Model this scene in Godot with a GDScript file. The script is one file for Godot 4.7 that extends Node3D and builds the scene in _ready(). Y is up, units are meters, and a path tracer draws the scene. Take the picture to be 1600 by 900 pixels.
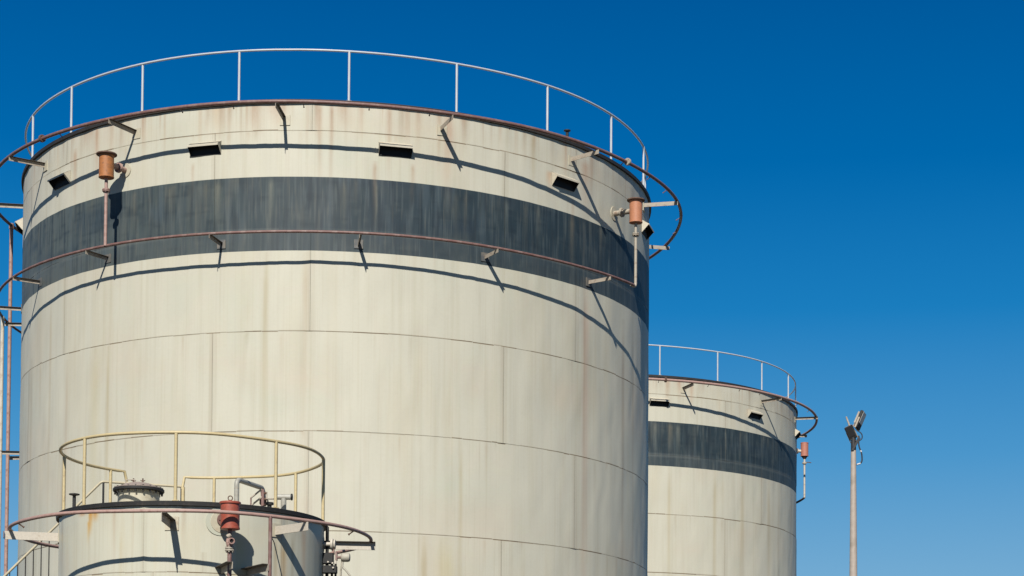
extends Node3D
# Three storage tanks under a clear sky. Every tank stands at its own place; angles round a tank are
# in degrees, 0 towards +z (the side that faces the viewer), positive towards +x.

const EYE := 1.6
const BASE_SCALE := 0.695   # one cut to every base colour, paired with the raised exposure to deepen shade
const BIG_R := 8.0
const SMALL_R := 1.99
const BIG_AT := Vector3(-6.2035, 0.0, -52.1792)
const FAR_AT := Vector3(0.9159, 0.0, -82.7662)
const SMALL_AT := Vector3(-5.9122, 0.0, -30.9116)

var M := {}
var names := {}

# ---------------------------------------------------------------- mesh builder
class Mb:
	var v := PackedVector3Array()
	var n := PackedVector3Array()
	var t := PackedVector2Array()
	var i := PackedInt32Array()

	func p(a: Vector3, b: Vector3, c := Vector2.ZERO) -> int:
		v.append(a); n.append(b); t.append(c)
		return v.size() - 1

	func tri(a: int, b: int, c: int) -> void:
		var g := (v[b] - v[a]).cross(v[c] - v[a])
		if g.dot(n[a] + n[b] + n[c]) > 0.0:
			i.append_array(PackedInt32Array([a, c, b]))
		else:
			i.append_array(PackedInt32Array([a, b, c]))

	func quad(a: int, b: int, c: int, d: int) -> void:
		tri(a, b, c); tri(a, c, d)

	func flat(pts: Array, nn := Vector3.ZERO) -> void:   # a convex polygon, facing nn or its own clockwise side
		var g: Vector3 = nn if nn != Vector3.ZERO else (pts[2] - pts[0]).cross(pts[1] - pts[0]).normalized()
		var first := v.size()
		for q in pts:
			p(q, g, Vector2(q.x + q.z, q.y))
		for k in range(1, pts.size() - 1):
			tri(first, first + k, first + k + 1)

	func box(xf: Transform3D, s: Vector3, bevel := 0.0) -> void:
		var h := s * 0.5
		var b := minf(bevel, minf(h.x, minf(h.y, h.z)) * 0.45)
		var ax := [Vector3.RIGHT, Vector3.UP, Vector3.BACK]
		for k in 3:
			for sg in [-1.0, 1.0]:
				var a: Vector3 = ax[k] * sg
				var u: Vector3 = ax[(k + 1) % 3]
				var w: Vector3 = ax[(k + 2) % 3]
				var c := a * h.dot(ax[k])
				var hu := h.dot(u) - b
				var hw := h.dot(w) - b
				var q := [c + u * hu + w * hw, c - u * hu + w * hw, c - u * hu - w * hw, c + u * hu - w * hw]
				for j in 4:
					q[j] = xf * q[j]
				flat(q, (xf.basis * a).normalized())
		if b > 0.0:
			for k in 3:
				for s1 in [-1.0, 1.0]:
					for s2 in [-1.0, 1.0]:
						var u: Vector3 = ax[(k + 1) % 3] * s1
						var w: Vector3 = ax[(k + 2) % 3] * s2
						var e: Vector3 = ax[k] * (h.dot(ax[k]) - b)
						var o1 := u * h.dot(u.abs()) + w * (h.dot(w.abs()) - b)
						var o2 := u * (h.dot(u.abs()) - b) + w * h.dot(w.abs())
						flat([xf * (o1 + e), xf * (o1 - e), xf * (o2 - e), xf * (o2 + e)], (xf.basis * (u + w)).normalized())

	func tube(pts: Array, r: float, segs := 8, closed := false, caps := true) -> void:
		var m := pts.size()
		var rows := []
		var side := Vector3.ZERO
		var run := 0.0
		for k in m + (1 if closed else 0):
			var kk := k % m
			var a: Vector3 = pts[(kk - 1 + m) % m] if closed else pts[maxi(kk - 1, 0)]
			var b: Vector3 = pts[(kk + 1) % m] if closed else pts[mini(kk + 1, m - 1)]
			var d := (b - a).normalized()
			if side == Vector3.ZERO:
				side = d.cross(Vector3.UP if absf(d.y) < 0.9 else Vector3.RIGHT).normalized()
			side = (side - d * side.dot(d)).normalized()
			var up := side.cross(d)
			if k > 0:
				run += (pts[kk] as Vector3).distance_to(pts[(kk - 1 + m) % m])
			var row := []
			for j in segs + 1:
				var w := TAU * j / segs
				var nn := side * cos(w) + up * sin(w)
				row.append(p(pts[kk] + nn * r, nn, Vector2(float(j) / segs, run)))
			rows.append(row)
			if caps and not closed and (k == 0 or k == m - 1):
				var cap := []
				for j in segs:
					cap.append(v[row[j]])
				flat(cap, -d if k == 0 else d)
		for k in rows.size() - 1:
			for j in segs:
				quad(rows[k][j], rows[k][j + 1], rows[k + 1][j + 1], rows[k + 1][j])

	func lathe(xf: Transform3D, prof: Array, segs := 20) -> void:   # prof: Vector2(radius, height), turned round local y
		for k in prof.size() - 1:
			var a: Vector2 = prof[k]
			var b: Vector2 = prof[k + 1]
			var d := (b - a).normalized()
			var nn := Vector2(d.y, -d.x)
			var first := v.size()
			for j in segs + 1:
				var w := TAU * j / segs
				var o := Vector3(sin(w), 0, cos(w))
				var no := (xf.basis * (o * nn.x + Vector3.UP * nn.y)).normalized()
				p(xf * (o * a.x + Vector3.UP * a.y), no, Vector2(float(j) / segs, a.y))
				p(xf * (o * b.x + Vector3.UP * b.y), no, Vector2(float(j) / segs, b.y))
			for j in segs:
				quad(first + 2 * j, first + 2 * j + 1, first + 2 * j + 3, first + 2 * j + 2)

	func mesh() -> ArrayMesh:
		var a := []
		a.resize(Mesh.ARRAY_MAX)
		a[Mesh.ARRAY_VERTEX] = v; a[Mesh.ARRAY_NORMAL] = n; a[Mesh.ARRAY_TEX_UV] = t; a[Mesh.ARRAY_INDEX] = i
		var am := ArrayMesh.new()
		am.add_surface_from_arrays(Mesh.PRIMITIVE_TRIANGLES, a)
		return am

# ---------------------------------------------------------------- scene helpers
func numbered(called: String) -> String:
	var k: int = names.get(called, 0)
	names[called] = k + 1
	return called if k == 0 else "%s_%03d" % [called, k]

func thing(called: String, at: Vector3, label: String, category: String, group := "") -> Node3D:
	var o := Node3D.new()
	o.name = numbered(called)
	o.position = at
	o.set_meta("label", label)
	o.set_meta("category", category)
	if group != "":
		o.set_meta("group", group)
	add_child(o, true)
	return o

func part(parent: Node3D, called: String, mb: Mb, mat: Material, label := "") -> MeshInstance3D:
	return part_mesh(parent, called, mb.mesh(), mat, label)

func part_mesh(parent: Node3D, called: String, mesh: Mesh, mat: Material, label := "") -> MeshInstance3D:
	var o := MeshInstance3D.new()
	var used := 0
	for c in parent.get_children():
		if c.get_meta("kin", "") == called:
			used += 1
	o.name = called if used == 0 else "%s_%03d" % [called, used]
	o.set_meta("kin", called)
	o.mesh = mesh
	o.material_override = mat
	if label != "":
		o.set_meta("label", label)
	parent.add_child(o, true)
	return o

func group_part(parent: Node3D, called: String) -> Node3D:
	var o := Node3D.new()
	var used := 0
	for c in parent.get_children():
		if c.get_meta("kin", "") == called:
			used += 1
	o.name = called if used == 0 else "%s_%03d" % [called, used]
	o.set_meta("kin", called)
	parent.add_child(o, true)
	return o

func pol(deg: float, r: float, y: float) -> Vector3:
	var a := deg_to_rad(deg)
	return Vector3(sin(a) * r, y, cos(a) * r)

func frame(deg: float, r: float, y: float) -> Transform3D:   # x along the wall (towards larger angles), y up, z outwards
	var a := deg_to_rad(deg)
	return Transform3D(Basis(Vector3(cos(a), 0, -sin(a)), Vector3.UP, Vector3(sin(a), 0, cos(a))), pol(deg, r, y))

func arc(r: float, y: float, a0: float, a1: float, step := 2.0, wob := 0.0, sd := 0) -> Array:
	var pts := []
	var m := maxi(2, int(ceil(absf(a1 - a0) / step)))
	for k in m + 1:
		var d := a0 + (a1 - a0) * k / m
		var rr := r + wob * (sin(deg_to_rad(d) * 5.0 + sd) + 0.6 * sin(deg_to_rad(d) * 9.0 + 2.0 * sd))
		pts.append(pol(d, rr, y + 0.5 * wob * sin(deg_to_rad(d) * 7.0 + sd * 3.0)))
	return pts

func bend(pts: Array, r := 0.08, steps := 5) -> Array:   # rounds the corners of a pipe run
	var out := [pts[0]]
	for k in range(1, pts.size() - 1):
		var a: Vector3 = pts[k - 1]
		var b: Vector3 = pts[k]
		var c: Vector3 = pts[k + 1]
		var ra := minf(r, a.distance_to(b) * 0.45)
		var rc := minf(r, c.distance_to(b) * 0.45)
		var p0 := b + (a - b).normalized() * ra
		var p1 := b + (c - b).normalized() * rc
		for s in steps + 1:
			var u := float(s) / steps
			out.append(p0.lerp(b, u).lerp(b.lerp(p1, u), u))
	out.append(pts[-1])
	return out

func along(a: Vector3, b: Vector3) -> Transform3D:   # local y runs from a to b, origin at a
	var y := (b - a).normalized()
	var x := y.cross(Vector3.UP if absf(y.y) < 0.9 else Vector3.RIGHT).normalized()
	return Transform3D(Basis(x, y, x.cross(y)), a)

func disc(mb: Mb, a: Vector3, b: Vector3, r: float, segs := 16) -> void:   # a short solid cylinder from a to b
	var l := a.distance_to(b)
	var c := minf(0.006, l * 0.2)
	mb.lathe(along(a, b), [Vector2(0.0, 0), Vector2(r - c, 0), Vector2(r, c), Vector2(r, l - c), Vector2(r - c, l), Vector2(0.0, l)], segs)

# ---------------------------------------------------------------- materials
func plain(c: Color, rough := 0.6, metal := 0.0, spec := 0.5) -> StandardMaterial3D:   # c: linear base colour
	var m := StandardMaterial3D.new()
	m.albedo_color = Color(c.r * BASE_SCALE, c.g * BASE_SCALE, c.b * BASE_SCALE).linear_to_srgb()
	m.roughness = rough
	m.metallic = metal
	m.metallic_specular = spec
	return m

func worn(c: Color, wear: Color, share: float, scale: float, sd: int, rough := 0.6) -> StandardMaterial3D:   # paint with blotches of another colour
	var m := plain(Color.WHITE, rough)
	m.albedo_color = Color(BASE_SCALE, 0.960 * BASE_SCALE, 0.882 * BASE_SCALE).linear_to_srgb()
	var f := FastNoiseLite.new()
	f.seed = sd
	f.noise_type = FastNoiseLite.TYPE_SIMPLEX_SMOOTH
	f.frequency = 0.022
	f.fractal_octaves = 4
	var im := Image.create_empty(128, 128, false, Image.FORMAT_RGB8)
	var cs := c.linear_to_srgb()
	var ws := wear.linear_to_srgb()
	for y in 128:
		for x in 128:
			var w := TAU * x / 128.0
			var q := f.get_noise_3d(cos(w) * 20.0, sin(w) * 20.0, y) * 0.5 + 0.5
			var g := f.get_noise_3d(x * 3.1, y * 3.1, 90.0) * 0.05
			var k := clampf((q - 1.0 + share) * 5.0, 0.0, 1.0)
			var o := cs.lerp(ws, k)
			im.set_pixel(x, y, Color(o.r + g, o.g + g, o.b + g))
	m.albedo_texture = ImageTexture.create_from_image(im)
	m.uv1_triplanar = true
	m.uv1_scale = Vector3.ONE * scale
	return m

func tint_layer(w: int, h: int, rows: int, cols: int, sd: int, fx: float, fy: float, low: float, gain: float, most: float, c: Color, c2: Color) -> Image:
	# noise drawn out along y, as alpha of colour c..c2, on a small grid and then enlarged
	var f := FastNoiseLite.new()
	f.seed = sd
	f.frequency = 1.0
	f.fractal_octaves = 3
	var f2 := FastNoiseLite.new()
	f2.seed = sd + 77
	f2.frequency = 1.0
	f2.fractal_octaves = 2
	var im := Image.create_empty(cols, rows, false, Image.FORMAT_RGBA8)
	for x in cols:
		for y in rows:
			var a := f.get_noise_2d(x * fx, y * fy)
			var b := f2.get_noise_2d(x * fx * 0.23, y * fy * 1.7)
			var al := clampf((a + b * 0.5 - low) * gain, 0.0, 1.0) * most
			var o := c.lerp(c2, clampf(b * 1.4 + 0.5, 0.0, 1.0))
			o.a = al
			im.set_pixel(x, y, o)
	im.resize(w, h, Image.INTERPOLATE_BILINEAR)
	return im

func run_down(im: Image, x: float, y0: float, wid: float, ln: float, c: Color, strength: float, rng: RandomNumberGenerator) -> void:
	# one stain that runs down from y0, densest at its top
	var bw := int(maxf(3.0, wid * 3.0))
	var bh := int(maxf(4.0, ln))
	var s := Image.create_empty(bw, 24, false, Image.FORMAT_RGBA8)
	var sk := rng.randf_range(-0.25, 0.25)
	for j in 24:
		var u := j / 23.0
		for k in bw:
			var d := ((k + 0.5) / bw - 0.5 + sk * 0.15 * sin(u * 7.0)) * 3.0
			var o := c
			o.a = clampf(strength * exp(-d * d * 3.0) * pow(1.0 - u, 1.3) * minf(1.0, u * 9.0 + 0.25) * rng.randf_range(0.8, 1.1), 0.0, 1.0)
			s.set_pixel(k, j, o)
	s.resize(bw, bh, Image.INTERPOLATE_BILINEAR)
	im.blend_rect(s, Rect2i(0, 0, bw, bh), Vector2i(int(x - bw / 2.0), int(y0)))

# texture of a tank wall: u over 200 degrees (-100..100), v over its height (top of the image = top of the wall)
func shell_texture(w: int, h: int, top: float, band: Vector2, seams: Array, ups: Array, marks: Array, sd: int, big: bool, paler := 0.0, base := Color8(207, 206, 194)) -> ImageTexture:
	var rng := RandomNumberGenerator.new()
	rng.seed = sd
	var px := float(h) / top
	var ppd := w / 200.0
	var im := Image.create_empty(w, h, false, Image.FORMAT_RGBA8)
	im.fill(base)
	var whole := Rect2i(0, 0, w, h)
	# faded and dirty paint, broad then fine, all drawn out downwards
	im.blend_rect(tint_layer(w, h, 40, 256, sd + 1, 0.040, 0.10, -0.05, 1.6, 0.40, Color8(191, 200, 187), Color8(205, 195, 180)), whole, Vector2i.ZERO)
	im.blend_rect(tint_layer(w, h, 24, 512, sd + 2, 0.08, 0.12, 0.0, 1.5, 0.26, Color8(212, 210, 196), Color8(200, 191, 168)), whole, Vector2i.ZERO)
	im.blend_rect(tint_layer(w, h, 20, 1024, sd + 3, 0.12, 0.10, 0.20, 2.0, 0.15, Color8(166, 158, 138), Color8(172, 166, 142)), whole, Vector2i.ZERO)
	im.blend_rect(tint_layer(w, h, 26, 2048, sd + 4, 0.30, 0.13, 0.16, 2.0, 0.09, Color8(150, 132, 110), Color8(162, 148, 120)), whole, Vector2i.ZERO)
	im.blend_rect(tint_layer(w, h, 700, 700, sd + 5, 0.35, 0.35, 0.05, 1.2, 0.07, Color8(120, 112, 92), Color8(230, 226, 208)), whole, Vector2i.ZERO)
	# stains below the seams
	for y in seams:
		var yy: float = (top - y) * px
		for k in int(40 if big else 14):
			run_down(im, rng.randf() * w, yy, rng.randf_range(1.5, 7.0), rng.randf_range(0.2, 1.6) * px, [Color8(150, 118, 88), Color8(128, 112, 88), Color8(160, 126, 96)][k % 3], rng.randf_range(0.04, 0.18), rng)
		var x := 0.0
		while x < w:
			var l := rng.randf_range(8, 60)
			im.blend_rect(solid(int(l), 3, Color(0.36, 0.27, 0.18, rng.randf_range(0.05, 0.55))), Rect2i(0, 0, int(l), 3), Vector2i(int(x), int(yy) - 1 + rng.randi_range(-1, 1)))
			x += l
	# the plates' upright seams carry some dirt along one edge
	for u in ups:   # [angle, y0, y1]
		var hh := int((u[2] - u[1]) * px)
		var xx := int((u[0] + 100.0) * ppd)
		for k in 3:
			var ww := 2 + k * 4
			im.blend_rect(solid(ww, hh, Color(0.45, 0.34, 0.24, 0.05)), Rect2i(0, 0, ww, hh), Vector2i(xx - (ww if k < 2 else 2), int((top - u[2]) * px)))
	if band.y > 0.0:
		# the dark painted band
		var bh := int((band.y - band.x) * px)
		var b := Image.create_empty(w, bh, false, Image.FORMAT_RGBA8)
		b.fill(Color8(45, 60, 70))
		var br := Rect2i(0, 0, w, bh)
		var pale_side := Image.create_empty(64, 2, false, Image.FORMAT_RGBA8)   # the band is paler towards smaller angles
		for x in 64:
			var c := Color8(112, 119, 116, int(205.0 * paler * clampf((36.0 - x) / 24.0, 0.0, 1.0)))
			pale_side.set_pixel(x, 0, c)
			pale_side.set_pixel(x, 1, c)
		pale_side.resize(w, bh, Image.INTERPOLATE_BILINEAR)
		b.blend_rect(pale_side, br, Vector2i.ZERO)
		b.blend_rect(tint_layer(w, bh, 8, 256, sd + 11, 0.06, 0.15, -0.05, 1.5, 0.5, Color8(92, 96, 94), Color8(50, 64, 78)), br, Vector2i.ZERO)
		b.blend_rect(tint_layer(w, bh, 24, 500, sd + 15, 0.11, 0.16, 0.05, 1.8, 0.42, Color8(94, 102, 102), Color8(36, 48, 58)), br, Vector2i.ZERO)
		b.blend_rect(tint_layer(w, bh, 10, 1024, sd + 12, 0.14, 0.05, 0.05, 2.0, 0.5, Color8(108, 106, 98), Color8(84, 98, 108)), br, Vector2i.ZERO)
		b.blend_rect(tint_layer(w, bh, 18, 2048, sd + 13, 0.24, 0.06, 0.12, 2.4, 0.42, Color8(128, 120, 104), Color8(96, 106, 110)), br, Vector2i.ZERO)
		b.blend_rect(tint_layer(w, bh, 12, 1400, sd + 14, 0.2, 0.06, 0.08, 2.2, 0.42, Color8(38, 50, 64), Color8(34, 44, 54)), br, Vector2i.ZERO)
		for k in int(70 if big else 40):
			run_down(b, rng.randf() * w, 0.0, rng.randf_range(2, 12), rng.randf_range(0.5, 2.2) * px, Color8(140, 130, 112), rng.randf_range(0.1, 0.42), rng)
		var x := 0.0
		while x < w:   # chalky dirt along the band's hidden seam
			var l := rng.randf_range(20, 90)
			im_line(b, x, (band.y - seams[0]) * px if seams.size() else 0.0, l, rng.randf_range(0.05, 0.3))
			x += l
		var low := int((seams[0] - band.x) * px)   # the course under the hidden seam has faded more
		b.blend_rect(solid(w, low, Color8(104, 110, 112, 64)), Rect2i(0, 0, w, low), Vector2i(0, bh - low))
		im.blit_rect(b, br, Vector2i(0, int((top - band.y) * px)))
	# rust that runs from the rim
	for k in int(150 if big else 16):
		var c: Color = [Color8(158, 122, 98), Color8(146, 122, 100), Color8(172, 138, 112)][k % 3]
		run_down(im, rng.randf() * w, 0.0, rng.randf_range(1.5, 10.0), rng.randf_range(0.3, 1.5) * px, c, rng.randf_range(0.10, 0.42), rng)
	for q in marks:   # [angle, width in degrees, y top, length, colour, strength]
		run_down(im, (q[0] + 100.0) * ppd, (top - q[2]) * px, q[1] * ppd, q[3] * px, q[4], q[5] * 0.68, rng)
	im.convert(Image.FORMAT_RGB8)
	return ImageTexture.create_from_image(im)

func solid(w: int, h: int, c: Color) -> Image:
	var s := Image.create_empty(maxi(w, 1), maxi(h, 1), false, Image.FORMAT_RGBA8)
	s.fill(c)
	return s

func im_line(b: Image, x: float, y: float, l: float, a: float, lines := 0.7) -> void:
	for k in 3:
		var hh := 3 + k * 6
		b.blend_rect(solid(int(l) + 1, hh, Color8(138, 140, 138, int(255 * minf(1.0, a * lines)))), Rect2i(0, 0, int(l) + 1, hh), Vector2i(int(x), int(y) - hh / 2))

func textured(tex: Texture2D, rough: float) -> StandardMaterial3D:
	var m := StandardMaterial3D.new()
	m.albedo_texture = tex
	m.albedo_color = Color(BASE_SCALE, 0.960 * BASE_SCALE, 0.882 * BASE_SCALE).linear_to_srgb()
	m.roughness = rough
	m.metallic_specular = 0.35
	return m

# ---------------------------------------------------------------- tank parts
var buckle := FastNoiseLite.new()

func wall_radius(r: float, deg: float, y: float, a0: float, a1: float) -> float:   # plates are never quite true: they peak a little at their upright seams
	var e := minf(absf(deg - a0), absf(deg - a1))
	return r + buckle.get_noise_2d(deg * r * 0.45, y * 9.0) * 0.013 * minf(1.0, r / 4.0) + 0.011 * exp(-e * e * 0.4)

func plate(r: float, a0: float, a1: float, y0: float, y1: float, top: float, segs: int) -> Mb:
	var mb := Mb.new()
	var rows := 4
	var gu := rad_to_deg((0.003 if r > 4.0 else 0.001) / r)
	var gv := 0.0032 if r > 4.0 else 0.0018
	var grid := []
	for j in rows + 1:
		var row := []
		for k in segs + 1:
			var d := lerpf(a0 + gu, a1 - gu, float(k) / segs)
			var y := lerpf(y0 + gv, y1 - gv, float(j) / rows)
			var rr := wall_radius(r, d, y, a0, a1)
			var e := 0.6
			var dr := (wall_radius(r, d + e, y, a0, a1) - wall_radius(r, d - e, y, a0, a1)) / (2.0 * deg_to_rad(e) * r)
			var dy := (wall_radius(r, d, y + 0.1, a0, a1) - wall_radius(r, d, y - 0.1, a0, a1)) / 0.2
			var fr := frame(d, rr, y)
			row.append(mb.p(fr.origin, (fr.basis * Vector3(-dr, -dy, 1.0)).normalized(), Vector2((d + 100.0) / 200.0, 1.0 - y / top)))
		grid.append(row)
	for j in rows:
		for k in segs:
			mb.quad(grid[j][k], grid[j][k + 1], grid[j + 1][k + 1], grid[j + 1][k])
	# edges turned in to the seam
	for j in [0, rows]:
		var nn := Vector3.DOWN if j == 0 else Vector3.UP
		for k in segs:
			var a: Vector3 = mb.v[grid[j][k]]
			var b: Vector3 = mb.v[grid[j][k + 1]]
			var uva: Vector2 = mb.t[grid[j][k]]
			var o := 1.0 - 0.016 / r
			var i0 := mb.p(a, nn, uva); var i1 := mb.p(b, nn, uva)
			var i2 := mb.p(Vector3(b.x * o, b.y, b.z * o), nn, uva); var i3 := mb.p(Vector3(a.x * o, a.y, a.z * o), nn, uva)
			mb.quad(i0, i1, i2, i3)
	return mb

func shell(tank: Node3D, r: float, levels: Array, starts: Array, width: float, top: float, mat: Material, seam_mat: Material) -> void:
	# levels: heights of the level seams; starts: an angle of one upright seam for each course
	var back := Mb.new()
	back.lathe(Transform3D(), [Vector2(r - 0.014, levels[0]), Vector2(r - 0.014, levels[-1])], 120)
	part(tank, "weld_seam", back, seam_mat)
	for k in levels.size() - 1:
		var a: float = starts[k]
		while a > -150.0:
			a -= width
		var first := a
		while a < first + 359.9:
			var b := minf(a + width, first + 360.0)
			if b - a > 1.0:
				part(tank, "shell_plate", plate(r, a, b, levels[k], levels[k + 1], top, maxi(6, int((b - a) / 1.6))), mat)
			a = b

func hood(tank: Node3D, r: float, deg: float, ytop: float, sheet: Material, dark: Material) -> void:
	# sloping sheet hood over a wall opening: top sheet, lip, two cheeks
	var g := group_part(tank, "hooded_vent")
	var w := 0.37
	var f := frame(deg, r - 0.03, ytop)
	var wall_t := Vector3(0, 0, 0.03)
	var tip := Vector3(0, -0.115, 0.22)
	var wall_b := Vector3(0, -0.325, 0.03)
	var mb := Mb.new()
	var th := 0.006
	var s := [Vector3(-w, 0, 0) + wall_t, Vector3(w, 0, 0) + wall_t, Vector3(w, 0, 0) + tip, Vector3(-w, 0, 0) + tip]
	var nn := Vector3(0, 0.86, 0.51)
	mb.flat([f * s[0], f * s[1], f * s[2], f * s[3]], f.basis * nn)
	var lo := []
	for q in s:
		lo.append(f * (q - nn * th))
	mb.box(f * Transform3D(Basis(), tip + Vector3(0, -0.018, -0.002)), Vector3(w * 2.0, 0.04, 0.008))
	part(g, "top_sheet", mb, sheet)
	for sg in [-1.0, 1.0]:
		var c := Mb.new()
		var x: float = sg * (w - 0.001)
		c.flat([f * (Vector3(x, -0.003, 0) + wall_t), f * (Vector3(x, -0.003, 0) + tip), f * (Vector3(x, 0.0, 0) + wall_b)], f.basis * Vector3(sg, 0, 0))
		part(g, "cheek", c, sheet)
	var shade_faces := Mb.new()  # inner faces coloured black to stand in for the shade inside the hood
	shade_faces.flat(lo, f.basis * -nn)
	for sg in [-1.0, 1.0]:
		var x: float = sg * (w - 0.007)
		shade_faces.flat([f * (Vector3(x, -0.008, 0) + wall_t), f * (Vector3(x, -0.008, -0.004) + tip), f * (Vector3(x, 0.012, -0.004) + wall_b)], f.basis * Vector3(-sg, 0, 0))
	part(g, "painted_shade", shade_faces, dark)
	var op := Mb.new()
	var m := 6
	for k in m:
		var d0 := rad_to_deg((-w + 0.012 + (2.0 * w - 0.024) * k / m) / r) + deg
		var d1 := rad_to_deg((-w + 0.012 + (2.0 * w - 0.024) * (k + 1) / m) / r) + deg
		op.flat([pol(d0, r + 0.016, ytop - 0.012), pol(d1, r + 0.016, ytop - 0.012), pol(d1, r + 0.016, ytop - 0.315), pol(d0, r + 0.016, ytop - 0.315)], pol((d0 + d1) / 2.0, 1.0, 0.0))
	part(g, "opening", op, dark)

func big_tank(at: Vector3, label: String, rim: float, levels: Array, starts: Array, vents: Array, mat: Material) -> Node3D:
	var t := thing("storage_tank", at, label, "storage tank", "storage tanks")
	var mb := Mb.new()
	mb.lathe(Transform3D(), [Vector2(8.45, 0.0), Vector2(8.45, 0.32), Vector2(8.40, 0.36), Vector2(7.9, 0.36)], 96)
	part(t, "foundation_ring", mb, M.concrete)
	shell(t, BIG_R, levels, starts, 47.85, rim, mat, M.seam)
	# the roof's edge: a dark angle standing a little proud of the wall, then a shallow cone
	mb = Mb.new()
	mb.lathe(Transform3D(), [Vector2(7.99, rim - 0.085), Vector2(8.055, rim - 0.08), Vector2(8.06, rim - 0.004), Vector2(8.054, rim), Vector2(7.9, rim + 0.004)], 144)
	part(t, "roof_edge", mb, M.rim_dark)
	mb = Mb.new()
	mb.lathe(Transform3D(), [Vector2(8.03, rim + 0.002), Vector2(4.0, rim + 0.30), Vector2(0.0, rim + 0.52)], 96)
	part(t, "roof", mb, M.roof)
	for d in vents:
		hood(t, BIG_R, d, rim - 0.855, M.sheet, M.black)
	return t

func guard_rail(at: Vector3, label: String, r: float, y0: float, y1: float, posts: Array, pr: float, rr: float, mat: Material) -> Node3D:
	var g := thing("guard_rail", at, label, "guard rail", "guard rails round the tank roofs")
	var mb := Mb.new()
	mb.tube(arc(r, y1, 0, 356, 2.0, 0.012, 3), rr, 8, true)
	part(g, "top_rail", mb, mat)
	for d in posts:
		mb = Mb.new()
		mb.tube([pol(d, r, y0 - 0.02), pol(d, r, y1 - rr * 0.5)], pr, 8)
		mb.box(frame(d, r, y0 + 0.012), Vector3(pr * 4.0, 0.012, pr * 3.4))
		part(g, "post", mb, mat)
	return g

func angle_arm(g: Node3D, called: String, mat: Material, deg: float, r0: float, r1: float, y: float, s: float, flat_w: float, lay: float, th := 0.01) -> void:
	# an angle iron that runs straight out from the wall: an upright leg, and a narrower flat leg on top towards lay
	var f := frame(deg, (r0 + r1) / 2.0, y)
	var l := r1 - r0
	var a := Mb.new()
	a.box(f * Transform3D(Basis(), Vector3(0, -s / 2.0, 0)), Vector3(th, s, l), 0.002)
	var o := part(g, called, a, mat)
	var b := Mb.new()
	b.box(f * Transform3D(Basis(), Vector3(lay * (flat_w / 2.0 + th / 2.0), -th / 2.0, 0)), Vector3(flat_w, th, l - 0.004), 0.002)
	part(o, "flat_leg", b, M.arm_shade)  # shade under the flat leg is put into its dark colour

func pad(mb: Mb, deg: float, r: float, y: float, s: float) -> void:
	var hw := rad_to_deg(s / 2.0 / r)
	for k in 4:
		var d0 := deg - hw + 2.0 * hw * k / 4.0
		var d1 := deg - hw + 2.0 * hw * (k + 1) / 4.0
		mb.flat([pol(d0, r, y + s / 2.0), pol(d1, r, y + s / 2.0), pol(d1, r, y - s / 2.0), pol(d0, r, y - s / 2.0)], pol((d0 + d1) / 2.0, 1.0, 0))
		mb.flat([pol(d0, r, y - s / 2.0), pol(d1, r, y - s / 2.0), pol(d1, r - 0.02, y - s / 2.0), pol(d0, r - 0.02, y - s / 2.0)], Vector3.DOWN)
		mb.flat([pol(d0, r, y + s / 2.0), pol(d1, r, y + s / 2.0), pol(d1, r - 0.02, y + s / 2.0), pol(d0, r - 0.02, y + s / 2.0)], Vector3.UP)
	for e in [-1.0, 1.0]:
		var d: float = deg + e * hw
		mb.flat([pol(d, r, y + s / 2.0), pol(d, r - 0.02, y + s / 2.0), pol(d, r - 0.02, y - s / 2.0), pol(d, r, y - s / 2.0)], frame(d, 0, 0).basis.x * e)

func nozzle(g: Node3D, deg: float, r: float, y: float, pr: float, mat: Material) -> void:   # a small spray head that points at the wall
	var mb := Mb.new()
	var a := pol(deg, r - pr * 0.6, y - pr * 0.5)
	var b := pol(deg, r - pr - 0.06, y - pr - 0.03)
	mb.tube([a, b], 0.01, 6)
	disc(mb, b, b + (b - a).normalized() * 0.016, 0.017, 8)
	part(g, "spray_nozzle", mb, mat)

func coupling(g: Node3D, deg: float, r: float, y: float, pr: float, mat: Material) -> void:
	var mb := Mb.new()
	var d := rad_to_deg(0.028 / r)
	for k in [-1.0, 1.0]:
		disc(mb, pol(deg + d * k * 0.15, r, y), pol(deg + d * k * 1.1, r, y), pr * 2.1, 12)
	for k in 4:
		var f := frame(deg, r, y) * Transform3D(Basis(Vector3.RIGHT, TAU * (k + 0.5) / 4.0), Vector3.ZERO)
		mb.tube([f * Vector3(-0.04, pr * 1.65, 0), f * Vector3(0.04, pr * 1.65, 0)], 0.009, 6)
	part(g, "coupling", mb, mat)

func flange_pair(mb: Mb, a: Vector3, dir: Vector3, r: float) -> void:
	disc(mb, a - dir * 0.028, a - dir * 0.003, r)
	disc(mb, a + dir * 0.003, a + dir * 0.028, r)
	var x := along(a, a + dir)
	for k in 6:
		var o := x.basis.x * cos(TAU * k / 6.0) * r * 0.78 + x.basis.z * sin(TAU * k / 6.0) * r * 0.78
		mb.tube([a + o - dir * 0.045, a + o + dir * 0.045], 0.011, 6)

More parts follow.
